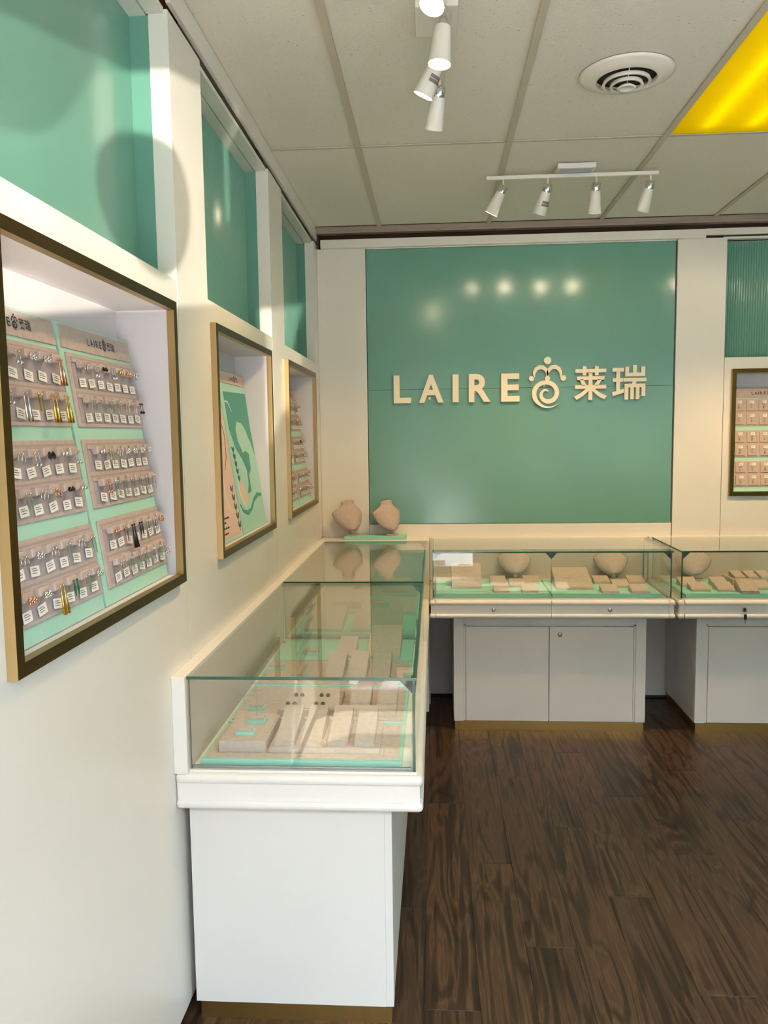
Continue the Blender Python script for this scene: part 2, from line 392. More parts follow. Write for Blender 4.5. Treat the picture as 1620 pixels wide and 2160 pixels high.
# back wall
GX0, GX1 = -.386, 1.343
def bpan(name, x0, x1, z0, z1, y=YB, m_=cream, th=.05, bev=0): return obj(name, bx(x0, x1, y, y+th, z0, z1, bev=bev), m_, wb)
bpan('wall_panel', -.6645, GX0-.002, .0, 2.602)
bpan('wall_panel', GX0, GX1-.0, .0, 1.026)
bpan('green_panel', GX0+.002, GX1-.003, 1.029, 1.803, YB+.006, green, .04)
bpan('green_panel', GX0+.002, GX1-.003, 1.805, 2.594, YB+.006, green, .04)
bpan('wall_panel', GX0, GX1, 2.596, 2.64)
RN0, RN1 = 1.657, 2.482
M_ = MB()
a, c, z0, z1 = RN0+.012, RN1-.012, FZ0+.012, FZ1-.012
x0, x1 = GX1+.006, 2.58
M_.box(x0, 1.615, YB, YB+PT, ZR, 2.605)
obj('wall_panel', bx(x0, 1.615, YB, YB+PT, 0, 2.605), cream, wb)
M_ = MB(); x0 = 1.618
M_.box(x0, x1, YB, YB+PT, 0, z0).box(x0, x1, YB, YB+PT, z1, ZR).box(x0, a, YB, YB+PT, z0, z1).box(c, x1, YB, YB+PT, z0, z1)
obj('wall_panel', M_, cream, wb)
obj('wall_panel', bx(2.583, XR, YB, YB+PT, 0, 2.605), cream, wb)
obj('recess_panel', fluted(.965, ZR-.03, 2.61, pitch=.014, depth=.005), green, wb, (1.616, YB+.095, 0))
obj('recess_side', bx(1.604, 1.615, YB+PT, YB+.10, ZR-.03, 2.6), green, wb)
obj('recess_side', bx(2.584, 2.595, YB+PT, YB+.10, ZR-.03, 2.6), green, wb)
obj('soffit_board', bx(1.60, 2.60, YB+.012, YB+.11, 2.600, 2.612), cream, wb)
struct(obj('trim_2', bx(-.640, 1.492, 4.622, 4.648, 2.601, 2.648, bev=.002), cream))
struct(obj('trim_3', bx(1.500, XR, 4.655, 4.68, 2.622, 2.658, bev=.002), cream))
struct(obj('trim_4', MB().box(-.66, XR, 4.605, 4.655, 2.678, 2.690).box(-.66, XR, 4.600, 4.612, 2.690, 2.712), angle_m))
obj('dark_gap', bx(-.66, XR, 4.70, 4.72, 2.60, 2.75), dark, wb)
struct(obj('baseboard_back', bx(-.64, XR, 4.632, 4.65, 0, .012), dark))

# ================================================================== SIGN ON THE GREEN WALL
FONT_CACHE = {}
def glyph(ch, bold=0.0):
    """outline of one character as flat polygons (verts, faces), scaled to a unit box"""
    if (ch, bold) in FONT_CACHE: return FONT_CACHE[(ch, bold)]
    cu = bpy.data.curves.new('glyph', 'FONT'); cu.body = ch; cu.offset = bold; cu.resolution_u = 4
    o = bpy.data.objects.new('glyph', cu); COL.objects.link(o); bpy.context.view_layer.update()
    me = bpy.data.meshes.new_from_object(o.evaluated_get(bpy.context.evaluated_depsgraph_get()))
    vs = [v.co.copy() for v in me.vertices]; fs = [list(p.vertices) for p in me.polygons]
    bpy.data.objects.remove(o); bpy.data.curves.remove(cu); bpy.data.meshes.remove(me)
    xs = [v.x for v in vs]; ys = [v.y for v in vs]
    w, h = max(xs)-min(xs), max(ys)-min(ys)
    vs = [((v.x-min(xs))/w, (v.y-min(ys))/h) for v in vs]
    FONT_CACHE[(ch, bold)] = (vs, fs); return vs, fs
def add_glyph(M_, ch, x, z, w, h, y0, y1, bold=0.0):
    vs, fs = glyph(ch, bold)
    bm = M_.bm
    A = [bm.verts.new((x+p[0]*w, y0, z+p[1]*h)) for p in vs]
    F = [bm.faces.new([A[i] for i in f]) for f in fs]
    for f in F: f.material_index = M_.mi
    if abs(y1-y0) > 1e-6:
        r = bmesh.ops.extrude_face_region(bm, geom=F)
        nv = [g for g in r['geom'] if isinstance(g, bmesh.types.BMVert)]
        bmesh.ops.translate(bm, verts=nv, vec=(0, y1-y0, 0))
# the logo in its own units: 1.0 = cap height, x from 0
LW = 1/160.0
LET = [('L', 82, 182), ('A', 228, 370), ('I', 422, 457), ('R', 515, 640), ('E', 700, 805)]
def U(cx, cy): return ((cx-82)*LW, (325-cy-(cx-82)*.0105)*LW)
def em_dot(cx, cy, r): x, z = U(cx, cy); return (x, z, r*LW)
DOTS = [em_dot(963, 87, 21), em_dot(963, 188, 15), em_dot(873, 188, 15), em_dot(1053, 186, 16)]
ARC_L = [(961, 182), (962, 160), (955, 140), (938, 126), (918, 124), (900, 134), (889, 152), (887, 168), (892, 182)]
ARC_W = [8, 14, 20, 24, 24, 22, 18, 12, 3]
ARC_R = [(2*963-x, y-1) for x, y in ARC_L]
SP, SWd = [], []
for k in range(64):
    t = k/63; ang = 60 + t*620           # degrees, turning left, down, right
    r = 15 + 58*min(1, (t/.72))**.9 + (14*max(0, t-.86)/.14)
    cx = 963 + r*math.cos(math.radians(ang)) - 2; cy = 275 - r*math.sin(math.radians(ang))*.97
    SP.append((cx, cy)); SWd.append(7 + 18*min(1, t/.35) if t < .8 else max(1.5, 25*(1-t)/.2))
def add_emblem(M_, part, x, z, s, y0, y1):
    f = lambda cx, cy: (x + U(cx, cy)[0]*s, z + U(cx, cy)[1]*s)
    if part == 'dots':
        for dx, dz, r in DOTS:
            M_.prism([(x+dx*s+r*s*math.cos(2*PI*i/20), z+dz*s+r*s*math.sin(2*PI*i/20)) for i in range(20)], y0, y1, 'y')
    if part == 'crown':
        for arc in (ARC_L, ARC_R): M_.ribbon([f(*p) for p in arc], [w*LW*s for w in ARC_W], y0, y1)
    if part == 'spiral': M_.ribbon([f(*p) for p in SP], [w*LW*s for w in SWd], y0, y1)
SX, SZ, SC = -.235, 1.727, .1584
sg = thing('logo_sign', 'cream raised letters LAIRE, swirl emblem and two Chinese characters on green wall panel', 'sign', (SX, YB+.006, SZ))
y0, y1 = -.020, -.004
for ch, a, c in LET:
    M_ = MB(); add_glyph(M_, ch, (a-82)*LW*SC, 0, (c-a)*LW*SC, SC*(1.0), y0, y1, .030); obj('letter', M_, letter_m, sg)
for ch, a, c, bot, top in (('莱', 1113, 1300, 313, 122), ('瑞', 1328, 1518, 311, 118)):
    xa, za = U(a, bot); xb, zb = U(a, top)
    M_ = MB(); add_glyph(M_, ch, xa*SC, za*SC, (c-a)*LW*SC, (zb-za)*SC, y0, y1, .018); obj('letter', M_, letter_m, sg)
for part in ('crown', 'spiral'):
    M_ = MB(); add_emblem(M_, part, 0, 0, SC, y0 - (.0005 if part != 'crown' else 0), y1); obj('emblem_' + part, M_, letter_m, sg)
for dx, dz, r in DOTS:
    obj('emblem_dot', MB().prism([(dx*SC+r*SC*math.cos(2*PI*i/24), dz*SC+r*SC*math.sin(2*PI*i/24)) for i in range(24)], y0-.0007, y1, 'y'), letter_m, sg)
for ux, uz in ((.003, .02), (.2, .02), (.345, .02), (.455, .05), (.62, .04), (.85, .08), (1.08, .08), (1.33, .08)):
    obj('stand_off', bx(ux, ux+.012, -.004, 0, uz, uz+.012), letter_m, sg)
# small printed logo shared by the display boards (flat print, 1.0 = cap height)
M_ = MB()
for ch, a, c in LET: add_glyph(M_, ch, (a-82)*LW, 0, (c-a)*LW, 1, 0, 0, .02)
for ch, a, c, bot, top in (('莱', 1113, 1300, 313, 122), ('瑞', 1328, 1518, 311, 118)):
    xa, za = U(a, bot); xb, zb = U(a, top); add_glyph(M_, ch, xa, za, (c-a)*LW, zb-za, 0, 0, .01)
for part in ('dots', 'crown', 'spiral'): add_emblem(M_, part, 0, 0, 1, -.02, 0)
LOGO = M_.mesh('logo_print', ink)
LOGO_W = (1518-82)*LW

# ================================================================== FRAMED WALL NICHES
def niche(name, label, loc, rot, L_, depth=.13):
    """gold frame around a lined box sunk in the wall; u = 0..L_, v into the wall, z from the frame's bottom edge"""
    H = FZ1-FZ0
    r = thing(name, label, 'display case', loc, rot, 'gold-framed wall niches')
    pr, inn = -.018, .001
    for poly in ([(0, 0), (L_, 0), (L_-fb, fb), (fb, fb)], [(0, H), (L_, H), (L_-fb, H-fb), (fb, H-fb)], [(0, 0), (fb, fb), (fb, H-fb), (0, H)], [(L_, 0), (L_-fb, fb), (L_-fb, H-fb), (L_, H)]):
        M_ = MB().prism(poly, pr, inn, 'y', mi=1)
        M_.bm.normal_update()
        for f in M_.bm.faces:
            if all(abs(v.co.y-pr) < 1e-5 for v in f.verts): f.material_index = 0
        obj('frame_bar', M_, [gold_face_dim, gold_edge_lit], r)
    a, c = .014, L_-.014; z0, z1 = .014, H-.014; d = depth
    M_ = MB(); k = .008
    M_.box(a, c, d, d+k, z0, z1).box(a, a+k, inn, d, z0, z1).box(c-k, c, inn, d, z0, z1).box(a+k, c-k, inn, d, z0, z0+k).box(a+k, c-k, inn, d, z1-k, z1)
    obj('niche_box', M_, niche_m, r)
    return r
R0 = niche('wall_niche', 'largest gold-framed niche nearest the camera, two boards of earrings', (XW, MODS[0][2], FZ0), LEFT, MODS[0][3]-MODS[0][2])
R1 = niche('wall_niche', 'middle gold-framed niche with peach and mint poster boards', (XW, MODS[1][2], FZ0), LEFT, MODS[1][3]-MODS[1][2])
R2 = niche('wall_niche', 'farthest gold-framed niche on left wall, beside the corner', (XW, MODS[2][2], FZ0), LEFT, MODS[2][3]-MODS[2][2])
R3 = niche('wall_niche', 'gold-framed niche on back wall right of the green sign panel', (RN0, YB, FZ0), (0, 0, 0), RN1-RN0)

BH, TILT = .592, math.radians(8.0)
def board_matrix(root_loc, rotz, u):
    return Matrix.Translation(root_loc) @ Matrix.Rotation(rotz, 4, 'Z') @ Matrix.Translation((u, .018, .024)) @ Matrix.Rotation(-TILT, 4, 'X')
def place(o, M): o.location = M.to_translation(); o.rotation_euler = M.to_euler()
def tray_rows():
    """bottom and top of the three trays, as heights on the board"""
    return [(.635*BH, .897*BH), (.345*BH, .59*BH), (.055*BH, .30*BH)]
def earring_board(M, W_, label, ncol, head=True):
    b = thing('display_board', label, 'display board'); place(b, M)
    obj('backing', MB().box(0, W_, 0, .006, 0, BH), mintglass, b)
    h = obj('header', bx(.012, W_-.004, -.003, 0, .912*BH, .993*BH), taupe, b)
    lg = bpy.data.objects.new('logo_print', LOGO); link(lg, h); s = .0165; lg.scale = (s, .02, s)
    lg.location = (W_/2-LOGO_W*s/2+.02, -.0036, .938*BH)
    rows = []
    for (t0, t1) in tray_rows():
        tr = obj('tray', MB().box(.022, W_-.004, -.004, 0, t0, t1, bev=.001, seg=1), taupe, b)
        hh = t1-t0
        for rr in (1, 0):
            b0 = t0 + .008 + rr*(hh/2-.004); b1 = b0 + hh/2 - .012
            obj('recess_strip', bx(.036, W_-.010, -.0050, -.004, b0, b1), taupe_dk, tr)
            st = MB().box(.036, W_-.010, -.0075, -.005, b1-.012, b1-.004)
            pit = (W_-.062)/ncol
            for c in range(ncol):
                cx = .046 + (c+.5)*pit
                st.box(cx-pit*.33, cx+pit*.33, -.019, -.005, b1-.024, b1-.008, bev=.002, seg=1)
            obj('hanger', st, taupe, tr)
            rows.append([(.046+(c+.5)*pit, b1-.019, b0) for c in range(ncol)])
    return b, rows
# earring pairs: five kinds, each in three metals
def pair_mesh(kind, metal):
    M_ = MB(); g = .0058
    for sx in (-g, g):
        M_.ball((sx, -.003, .001), .0021, n=6)
        if kind == 'hoop':
            M_.tube([(sx+.0052*math.sin(2*PI*i/10), -.003, -.006+.0056*math.cos(2*PI*i/10)) for i in range(11)], .0009, n=5)
        elif kind == 'bar': M_.box(sx-.0009, sx+.0009, -.0038, -.0022, -.027, -.001)
        elif kind == 'stud': M_.ball((sx, -.0035, -.002), .0036, n=8)
        elif kind == 'chain':
            M_.tube([(sx, -.003, 0), (sx+.001, -.003, -.014)], .0006, n=4).ball((sx+.001, -.003, -.017), .0033, n=7)
        elif kind == 'tassel': M_.tube([(sx, -.003, 0), (sx, -.003, -.012), (sx, -.003, -.044)], .001, n=6, rs=[.0008, .0014, .0034])
        elif kind == 'leaf': M_.prism([(sx-.0034, -.012), (sx, -.001), (sx+.0034, -.012), (sx, -.024)], -.0038, -.0024, 'y')
        elif kind == 'flower':
            for i in range(5): M_.ball((sx+.0034*math.cos(i*1.257), -.0035, -.004+.0034*math.sin(i*1.257)), .0024, n=5)
    return M_.mesh('earring_pair', metal)
METALS = [('silver', smetal), ('gold', gmetal), ('rose gold', rmetal), ('black', jblack), ('green', jgreen)]
PM = {}
def pmesh(kind, mi):
    if (kind, mi) not in PM: PM[(kind, mi)] = pair_mesh(kind, METALS[mi][1])
    return PM[(kind, mi)]
M_ = MB().box(-.0150, .0150, -.0042, -.0034, -.0092, .0092)
for z in (.0046, .0010, -.0034): M_.box(-.0110, .0100-abs(z)*1.2, -.0044, -.0042, z-.0007, z+.0007, mi=1)
TAG = M_.mesh('price_tag', [tagm, sticker])
ORD = ['first', 'second', 'third', 'fourth', 'fifth', 'sixth', 'seventh', 'eighth']
ROWN = ['top', 'second', 'third', 'fourth', 'fifth', 'bottom']
KN = {'hoop': 'hoop earrings', 'bar': 'bar drop earrings', 'stud': 'stud earrings', 'chain': 'chain drop earrings', 'tassel': 'long tassel earrings', 'leaf': 'leaf drop earrings', 'flower': 'flower stud earrings'}
def fill(M, rows, where, rng, rich, tagscale=1.0):
    for ri, row in enumerate(rows):
        base = rng.choice([0, 0, 0, 0, 0, 2]); fam = rng.choice(['stud', 'bar', 'hoop', 'chain', 'flower', 'leaf'])
        for ci, (sx, tz, b0) in enumerate(row):
            kind = fam if rng.random() < .5 else rng.choice(list(KN)[:4] + ['leaf', 'flower'])
            mi = base if rng.random() < .75 else rng.choice([0, 0, 0, 1, 2])
            if (ri, ci) in rich: kind, mi = rich[(ri, ci)]
            o = bpy.data.objects.new('earring_pair', pmesh(kind, mi)); COL.objects.link(o)
            place(o, M @ Matrix.Translation((sx, -.0195, tz)) @ Matrix.Identity(4)); o.scale = (1.15,)*3
            tag(o, f'{METALS[mi][0]} {KN[kind]} {ORD[ci]} in {ROWN[ri]} row, {where}', 'earrings', 'earrings on ' + where)
            p = bpy.data.objects.new('price_tag', TAG); COL.objects.link(p); p.scale = (tagscale,)*3
            place(p, M @ Matrix.Translation((sx+rng.uniform(-.002, .002), -.0045, b0+.0115+rng.uniform(-.001, .002))) @ Matrix.Rotation(rng.uniform(-.16, .16), 4, 'Y'))
            tag(p, f'white price tag {ORD[ci]} in {ROWN[ri]} row, {where}', 'price tag', 'price tags on ' + where)
rng = random.Random(3)
L0 = (XW, MODS[0][2], FZ0)
MA = board_matrix(L0, PI/2, .030); MBd = board_matrix(L0, PI/2, .425)
_, rows = earring_board(MA, .385, 'left earring board in the niche nearest the camera, with a fuller top tray', 6)
fill(MA, rows, 'left board, nearest niche', rng, {(0, 5): ('tassel', 2), (1, 5): ('tassel', 1), (1, 3): ('bar', 1), (1, 4): ('tassel', 1), (1, 2): ('tassel', 0), (5, 2): ('tassel', 1), (5, 3): ('leaf', 4), (5, 0): ('flower', 2), (2, 3): ('flower', 3), (3, 4): ('stud', 3), (1, 0): ('tassel', 0), (5, 5): ('flower', 0)})
_, rows = earring_board(MBd, .385, 'right earring board in the niche nearest the camera, beside the niche side wall', 7)
fill(MBd, rows, 'right board, nearest niche', rng, {(0, 2): ('stud', 3), (4, 3): ('leaf', 3), (4, 2): ('tassel', 3), (3, 0): ('chain', 2), (1, 6): ('chain', 3), (0, 4): ('stud', 1), (0, 5): ('stud', 2)})
L2 = (XW, MODS[2][2], FZ0)
MC = board_matrix(L2, PI/2, .028); MD = board_matrix(L2, PI/2, .418)
_, rows = earring_board(MC, .378, 'left earring board in the farthest niche of the left wall', 7)
fill(MC, rows, 'left board, farthest niche', rng, {})
_, rows = earring_board(MD, .378, 'right earring board in the farthest niche of the left wall', 7)
fill(MD, rows, 'right board, farthest niche', rng, {(2, 3): ('flower', 3)})

# poster boards in the middle niche
def poster(M, W_, label, base):
    b = thing('poster_board', label, 'poster'); place(b, M)
    obj('backing', MB().box(0, W_, 0, .006, 0, BH), base, b)
    h = obj('header', bx(.012, W_-.006, -.003, 0, .925*BH, .992*BH), peach, b)
    lg = bpy.data.objects.new('logo_print', LOGO); link(lg, h); s = .0145; lg.scale = (s, .02, s)
    lg.location = (W_/2-LOGO_W*s/2+.02, -.0036, .945*BH)
    return b
def flat(M_, pts, W_, y=-.0012):
    M_.prism([(p[0]*W_, p[1]*BH) for p in pts], y, -.0001, 'y')
L1 = (XW, MODS[1][2], FZ0)
ME = board_matrix(L1, PI/2, .026); MF = board_matrix(L1, PI/2, .414)
b = poster(ME, .378, 'peach poster board with leaf sprays and lines of small print', mintglass); W_ = .378
M_ = MB(); flat(M_, [(.03, .02), (.985, .02), (.985, .88), (.03, .88)], W_, -.0006); obj('printed_ground', M_, peach, b)
def curve(M_, pts, ws, y=-.0014): M_.ribbon([(p[0]*W_, p[1]*BH) for p in pts], ws, y, -.0001)
M_ = MB(); curve(M_, [(.70, .86), (.84, .74), (.92, .6), (.86, .48), (.74, .40)], [.003, .006, .008, .006, .003]); obj('contour_line', M_, rmetal, b)
M_ = MB(); curve(M_, [(.64, .36), (.61, .28), (.66, .2), (.76, .15)], [.003, .007, .006, .003]); obj('pearl_arc', M_, poster_w, b)
def spray(M_, x, z, n, dx, dz, s):
    for i in range(n):
        px, pz = x+dx*i, z-dz*i
        for q in (-1, 1):
            ax, az = q*.62, .78; nx_, nz_ = -az, ax; x_, z_ = px*W_, pz*BH
            M_.prism([(x_+ax*s*k+nx_*s*w, z_+az*s*k+nz_*s*w) for k, w in ((0, 0), (.3, .22), (.65, .24), (1.15, 0), (.65, -.24), (.3, -.22))], -.0015, -.0001, 'y')
    M_.ribbon([(x*W_, z*BH), ((x+dx*(n-1))*W_, (z-dz*(n-1))*BH-.01)], [.002, .002], -.0015, -.0001)
M_ = MB(); spray(M_, .86, .27, 5, .018, .055, .026); obj('leaf_spray', M_, leaf_ink, b)
M_ = MB()
for k, (z, w) in enumerate([(.13, .5), (.105, .38), (.075, .46), (.045, .40)]):
    for q in range(7): M_.box((.12+q*w/7)*W_, (.12+(q+.72)*w/7)*W_, -.0013, -.0006, z*BH, z*BH+.006)
obj('text_line', M_, ink, b)
b = poster(MF, .388, 'mint poster board with dark green profile of a head and neck', mintglass); W_ = .388
HAIR = [(.12, .87), (.97, .88), (.96, .75), (.95, .63), (.97, .47), (.90, .54), (.81, .59), (.74, .64), (.62, .68), (.43, .69), (.34, .64), (.35, .57), (.47, .49), (.60, .50), (.71, .48), (.69, .38), (.57, .34), (.56, .24), (.42, .23), (.51, .29), (.53, .38), (.42, .45), (.24, .52), (.11, .64), (.11, .78)]
M_ = MB(); flat(M_, HAIR, W_); obj('profile_print', M_, poster_g, b)
M_ = MB(); curve(M_, [(.05, .18), (.14, .135), (.3, .115), (.45, .13), (.60, .18), (.78, .205), (.96, .20)], [.006, .010, .016, .013, .014, .018, .010]); obj('ribbon_print', M_, poster_g, b)
M_ = MB(); flat(M_, [(.12, .33), (.22, .33), (.31, .28), (.37, .20), (.28, .15), (.15, .18)], W_, -.0008); obj('shoulder_print', M_, peach, b)
M_ = MB(); curve(M_, [(.12, .34), (.11, .26), (.17, .19), (.30, .14)], [.003, .009, .008, .003]); curve(M_, [(.10, .81), (.20, .81), (.30, .75)], [.003, .007, .003]); obj('highlight_print', M_, poster_w, b)
M_ = MB(); spray(M_, .12, .50, 5, .012, .045, .022); obj('leaf_spray', M_, leaf_ink, b)

# pendants on cards in the back-wall niche
L3 = (RN0, YB, FZ0)
def pend_mesh(kind, m_):
    M_ = MB(); M_.tube([(-.005, -.0015, .012), (-.003, -.002, -.004), (0, -.002, -.010), (.003, -.002, -.004), (.005, -.0015, .012)], .0006, n=4)
    if kind == 0: M_.ball((0, -.003, -.013), .0034, n=7)
    elif kind == 1: M_.tube([(.0045*math.sin(2*PI*i/10), -.003, -.014+.0045*math.cos(2*PI*i/10)) for i in range(11)], .0009, n=5)
    else: M_.prism([(-.004, -.012), (0, -.008), (.004, -.012), (0, -.022)], -.004, -.002, 'y')
    return M_.mesh('pendant_necklace', m_)
PN = [[pend_mesh(k, mm) for mm in (smetal, gmetal)] for k in range(3)]
PNAME = ['round bead', 'open ring', 'teardrop']
for bi, (u, wh) in enumerate(((.026, 'left'), (.414, 'right'))):
    M3 = board_matrix(L3, 0, u); W_ = .382
    b = thing('display_board', f'{wh} pendant board in the niche on the back wall', 'display board'); place(b, M3)
    obj('backing', MB().box(0, W_, 0, .006, 0, BH), mintglass, b)
    h = obj('header', bx(.012, W_-.004, -.003, 0, .905*BH, .995*BH), taupe, b)
    lg = bpy.data.objects.new('logo_print', LOGO); link(lg, h); s = .0175; lg.scale = (s, .02, s); lg.location = (W_/2-LOGO_W*s/2+.01, -.0036, .932*BH)
    for ti, (t0, t1) in enumerate(((.63*BH, .895*BH), (.33*BH, .585*BH), (.045*BH, .29*BH))):
        tr = obj('tray', MB().box(.012, W_-.004, -.004, 0, t0, t1, bev=.001, seg=1), taupe, b); hh = (t1-t0)/2
        for rr in (1, 0):
            for c in range(5):
                cx = .048 + c*.069; cz = t0 + hh*(rr+.5)
                obj('card', bx(cx-.027, cx+.027, -.009, -.004, cz-hh*.40, cz+hh*.40, bev=.0008, seg=1), taupe, tr)
                k = (c*2+rr+ti) % 3; mm = (c+ti+rr) % 2; row = ti*2+(1-rr)
                o = bpy.data.objects.new('pendant_necklace', PN[k][mm]); COL.objects.link(o); place(o, M3 @ Matrix.Translation((cx-.002, -.0095, cz)))
                tag(o, f'{["silver","gold"][mm]} {PNAME[k]} pendant {ORD[c]} in {ROWN[row]} row, {wh} board, back wall', 'necklace', f'pendants on {wh} board of the back wall')
                p = bpy.data.objects.new('price_tag', TAG); COL.objects.link(p); p.scale = (.75, 1, .85)
                place(p, M3 @ Matrix.Translation((cx+.004, -.0075, cz+hh*.24)) @ Matrix.Rotation(.12*((c+rr) % 3-1), 4, 'Y'))
                tag(p, f'white price tag {ORD[c]} in {ROWN[row]} row, {wh} pendant board, back wall', 'price tag', f'price tags on {wh} pendant board')

# ================================================================== GLASS SHOWCASES
ZD, ZG = .700, .950           # deck of the glass case and its top
def pane(name, r, x0, x1, y0, y1, z0, z1, thin):
    """sheet of glass: clear faces, dark green cut edges; thin = index of the thin axis"""
    M_ = bx(x0, x1, y0, y1, z0, z1)
    M_.bm.normal_update()
    for f in M_.bm.faces:
        f.material_index = 0 if abs(f.normal[thin]) > .5 else 1
    return obj(name, M_, [glass, edge], r)
def lock(parent, x, y, z):
    M_ = MB(); X = Matrix.Translation((x, y, z)) @ Matrix.Rotation(PI/2, 4, 'X')
    M_.lathe([(0, 0), (.0095, 0), (.0105, .002), (.0095, .006), (.004, .0075), (0, .0075)], X, 20)
    M_.box(x-.001, x+.001, y-.0079, y-.0074, z-.004, z+.004)
    return obj('lock', M_, steel, parent)
def bead(M_, u0, u1, z0, z1, v0=0, d=.05):
    r = (z1-z0)/2; zc = (z0+z1)/2
    poly = [(v0+d, z1), (v0+d, z0)] + [(v0+r-r*math.sin(PI*i/8), zc-r*math.cos(PI*i/8)) for i in range(9)]
    M_.prism(poly, u0, u1, 'x')
def showcase(label, loc, rot, L_, cu0, cu1, cv0, locks=True, D=.63, key=False, doors=True, extra_div=()):
    r = thing('glass_showcase', label, 'showcase', loc, rot, 'glass showcases')
    cvb = D-.02
    # cabinet under the case
    body = obj('cabinet_body', bx(cu0, cu1, cv0+.020, cvb, .050, .606), grey_cab, r)
    obj('plinth', bx(cu0+.006, cu1-.006, cv0+.006, cvb-.01, 0, .050), gold, r)
    st = .052; g = .0022; zt = .606-.040
    for a, c in ((cu0, cu0+st), (cu1-st, cu1)):
        obj('stile', bx(a, c, cv0, cv0+.020, .050, .606, bev=.001, seg=1), grey_cab, r)
    obj('top_rail', bx(cu0+st, cu1-st, cv0, cv0+.020, zt, .606, bev=.001, seg=1), grey_cab, r)
    obj('inner_bead', MB().box(cu0+st+.001, cu0+st+.009, cv0+.004, cv0+.02, .052, zt-.001).box(cu1-st-.009, cu1-st-.001, cv0+.004, cv0+.02, .052, zt-.001).box(cu0+st+.001, cu1-st-.001, cv0+.004, cv0+.02, zt-.009, zt-.001), grey_cab, r)
    a0, c0 = cu0+st+.011, cu1-st-.011; mid = (a0+c0)/2
    for k, (a, c) in enumerate(((a0, mid-g), (mid+g, c0))):
        dr = obj('door', bx(a, c, cv0+.001, cv0+.018, .052, zt-.012, bev=.0012, seg=1), grey_cab, r)
        if k == 1 and locks: lock(dr, a+.052, cv0+.001, zt-.052)
    # drawer band with half-round mouldings
    obj('band_core', bx(.016, L_-.016, .02, D-.002, .608, ZD), white, r)
    zb0, zb1, zt0, zt1 = .606, .631, .672, ZD
    for a, c, e_ in ((0, .034, 0), (L_-.034, L_, 1)):
        M_ = MB()
        M_.box(a, c, 0, D, zb0, zb1, bev=.0115, seg=4).box(a, c, 0, D, zt0, zt1, bev=.0125, seg=4)
        M_.box(a+(.008 if e_ == 0 else 0), c-(.008 if e_ == 1 else 0), .008, D-.004, zb1-.008, zt0+.008)
        obj('end_moulding', M_, white, r)
    dm = L_/2
    for a, c in ((.0355, dm-.001), (dm+.001, L_-.0355)):
        M_ = MB(); bead(M_, a, c, zb0, zb1); bead(M_, a, c, zt0, zt1); M_.box(a, c, .008, .03, zb1-.006, zt0+.006)
        dr = obj('drawer', M_, white, r)
        if locks:
            lk = lock(dr, (a+c)/2, .008, .652)
            if key and a < .1:
                kx = (a+c)/2
                obj('key', MB().lathe([(.0, -.004), (.010, -.004), (.010, .004), (.0, .004)], Matrix.Translation((kx-.004, -.004, .656)) @ Matrix.Rotation(PI/2, 4, 'Y'), 14).box(kx-.007, kx+.007, -.008, -.003, .606, .632, bev=.002).box(kx-.001, kx+.001, -.006, -.004, .585, .606), black, dr)
    # glass case
    obj('deck', bx(.016, L_-.016, .016, D-.036, ZD, ZD+.006), white, r)
    obj('back_board', bx(.0, L_, D-.036, D-.001, ZD, ZG+.001, bev=.001, seg=1), white, r)
    obj('back_liner', bx(.03, L_-.03, D-.0385, D-.0365, ZD+.006, ZG-.010), liner_m, r)
    t_ = .007; zg = ZG-.008
    pane('front_glass', r, .020, L_/2-.0006, .018, .018+t_, ZD+.001, zg, 1)
    pane('front_glass', r, L_/2+.0006, L_-.020, .018, .018+t_, ZD+.001, zg, 1)
    pane('end_glass', r, .018, .018+t_, .026, D-.040, ZD+.001, zg, 0)
    pane('end_glass', r, L_-.018-t_, L_-.018, .026, D-.040, ZD+.001, zg, 0)
    pane('top_glass', r, .014, L_-.014, .014, D-.034, zg, ZG, 2)
    obj('glass_track', MB().box(.027, .035, .03, D-.04, ZD+.006, ZD+.012).box(L_-.035, L_-.027, .03, D-.04, ZD+.006, ZD+.012), steel, r)
    for a, sgn in ((.026, 1), (L_-.026, -1)):
        obj('corner_bracket', MB().prism([(a, zg), (a+sgn*.034, zg), (a, zg-.034)], .0255, .029, 'y').prism([(.026, zg), (.060, zg), (.026, zg-.034)], a-.001, a+.001, 'x'), black, r)
    obj('corner_bracket', MB().prism([(L_/2-.030, zg), (L_/2+.030, zg), (L_/2, zg-.034)], .0255, .029, 'y'), black, r)
    return r
SLX = -.036
showcase('long glass showcase nearest the camera along the left wall', (SLX, 1.919, 0), LEFT, 1.295, .050, 1.235, .082, locks=False)
showcase('second glass showcase along the left wall, reaching toward the corner', (SLX, 3.218, 0), LEFT, 1.270, .060, 1.200, .082, locks=False)
showcase('glass showcase below the green sign panel on the back wall', (-.035, 4.042, 0), (0, 0, 0), 1.238, .124, 1.106, .050, D=.606)
showcase('right-hand glass showcase on the back wall with key in its drawer', (1.213, 4.042, 0), (0, 0, 0), 1.238, .108, 1.106, .050, D=.606, key=True)
fl = thing('filler_panel', 'white filler cabinet in the corner behind the left showcases', 'cabinet', (-.080, 4.24, 0))
obj('side_board', bx(-.038, .037, 0, .018, .045, .604), grey_cab, fl); obj('return_board', bx(.019, .037, .018, .245, .045, .604), grey_cab, fl); obj('foot', bx(-.03, .03, .01, .24, 0, .045), dark, fl)

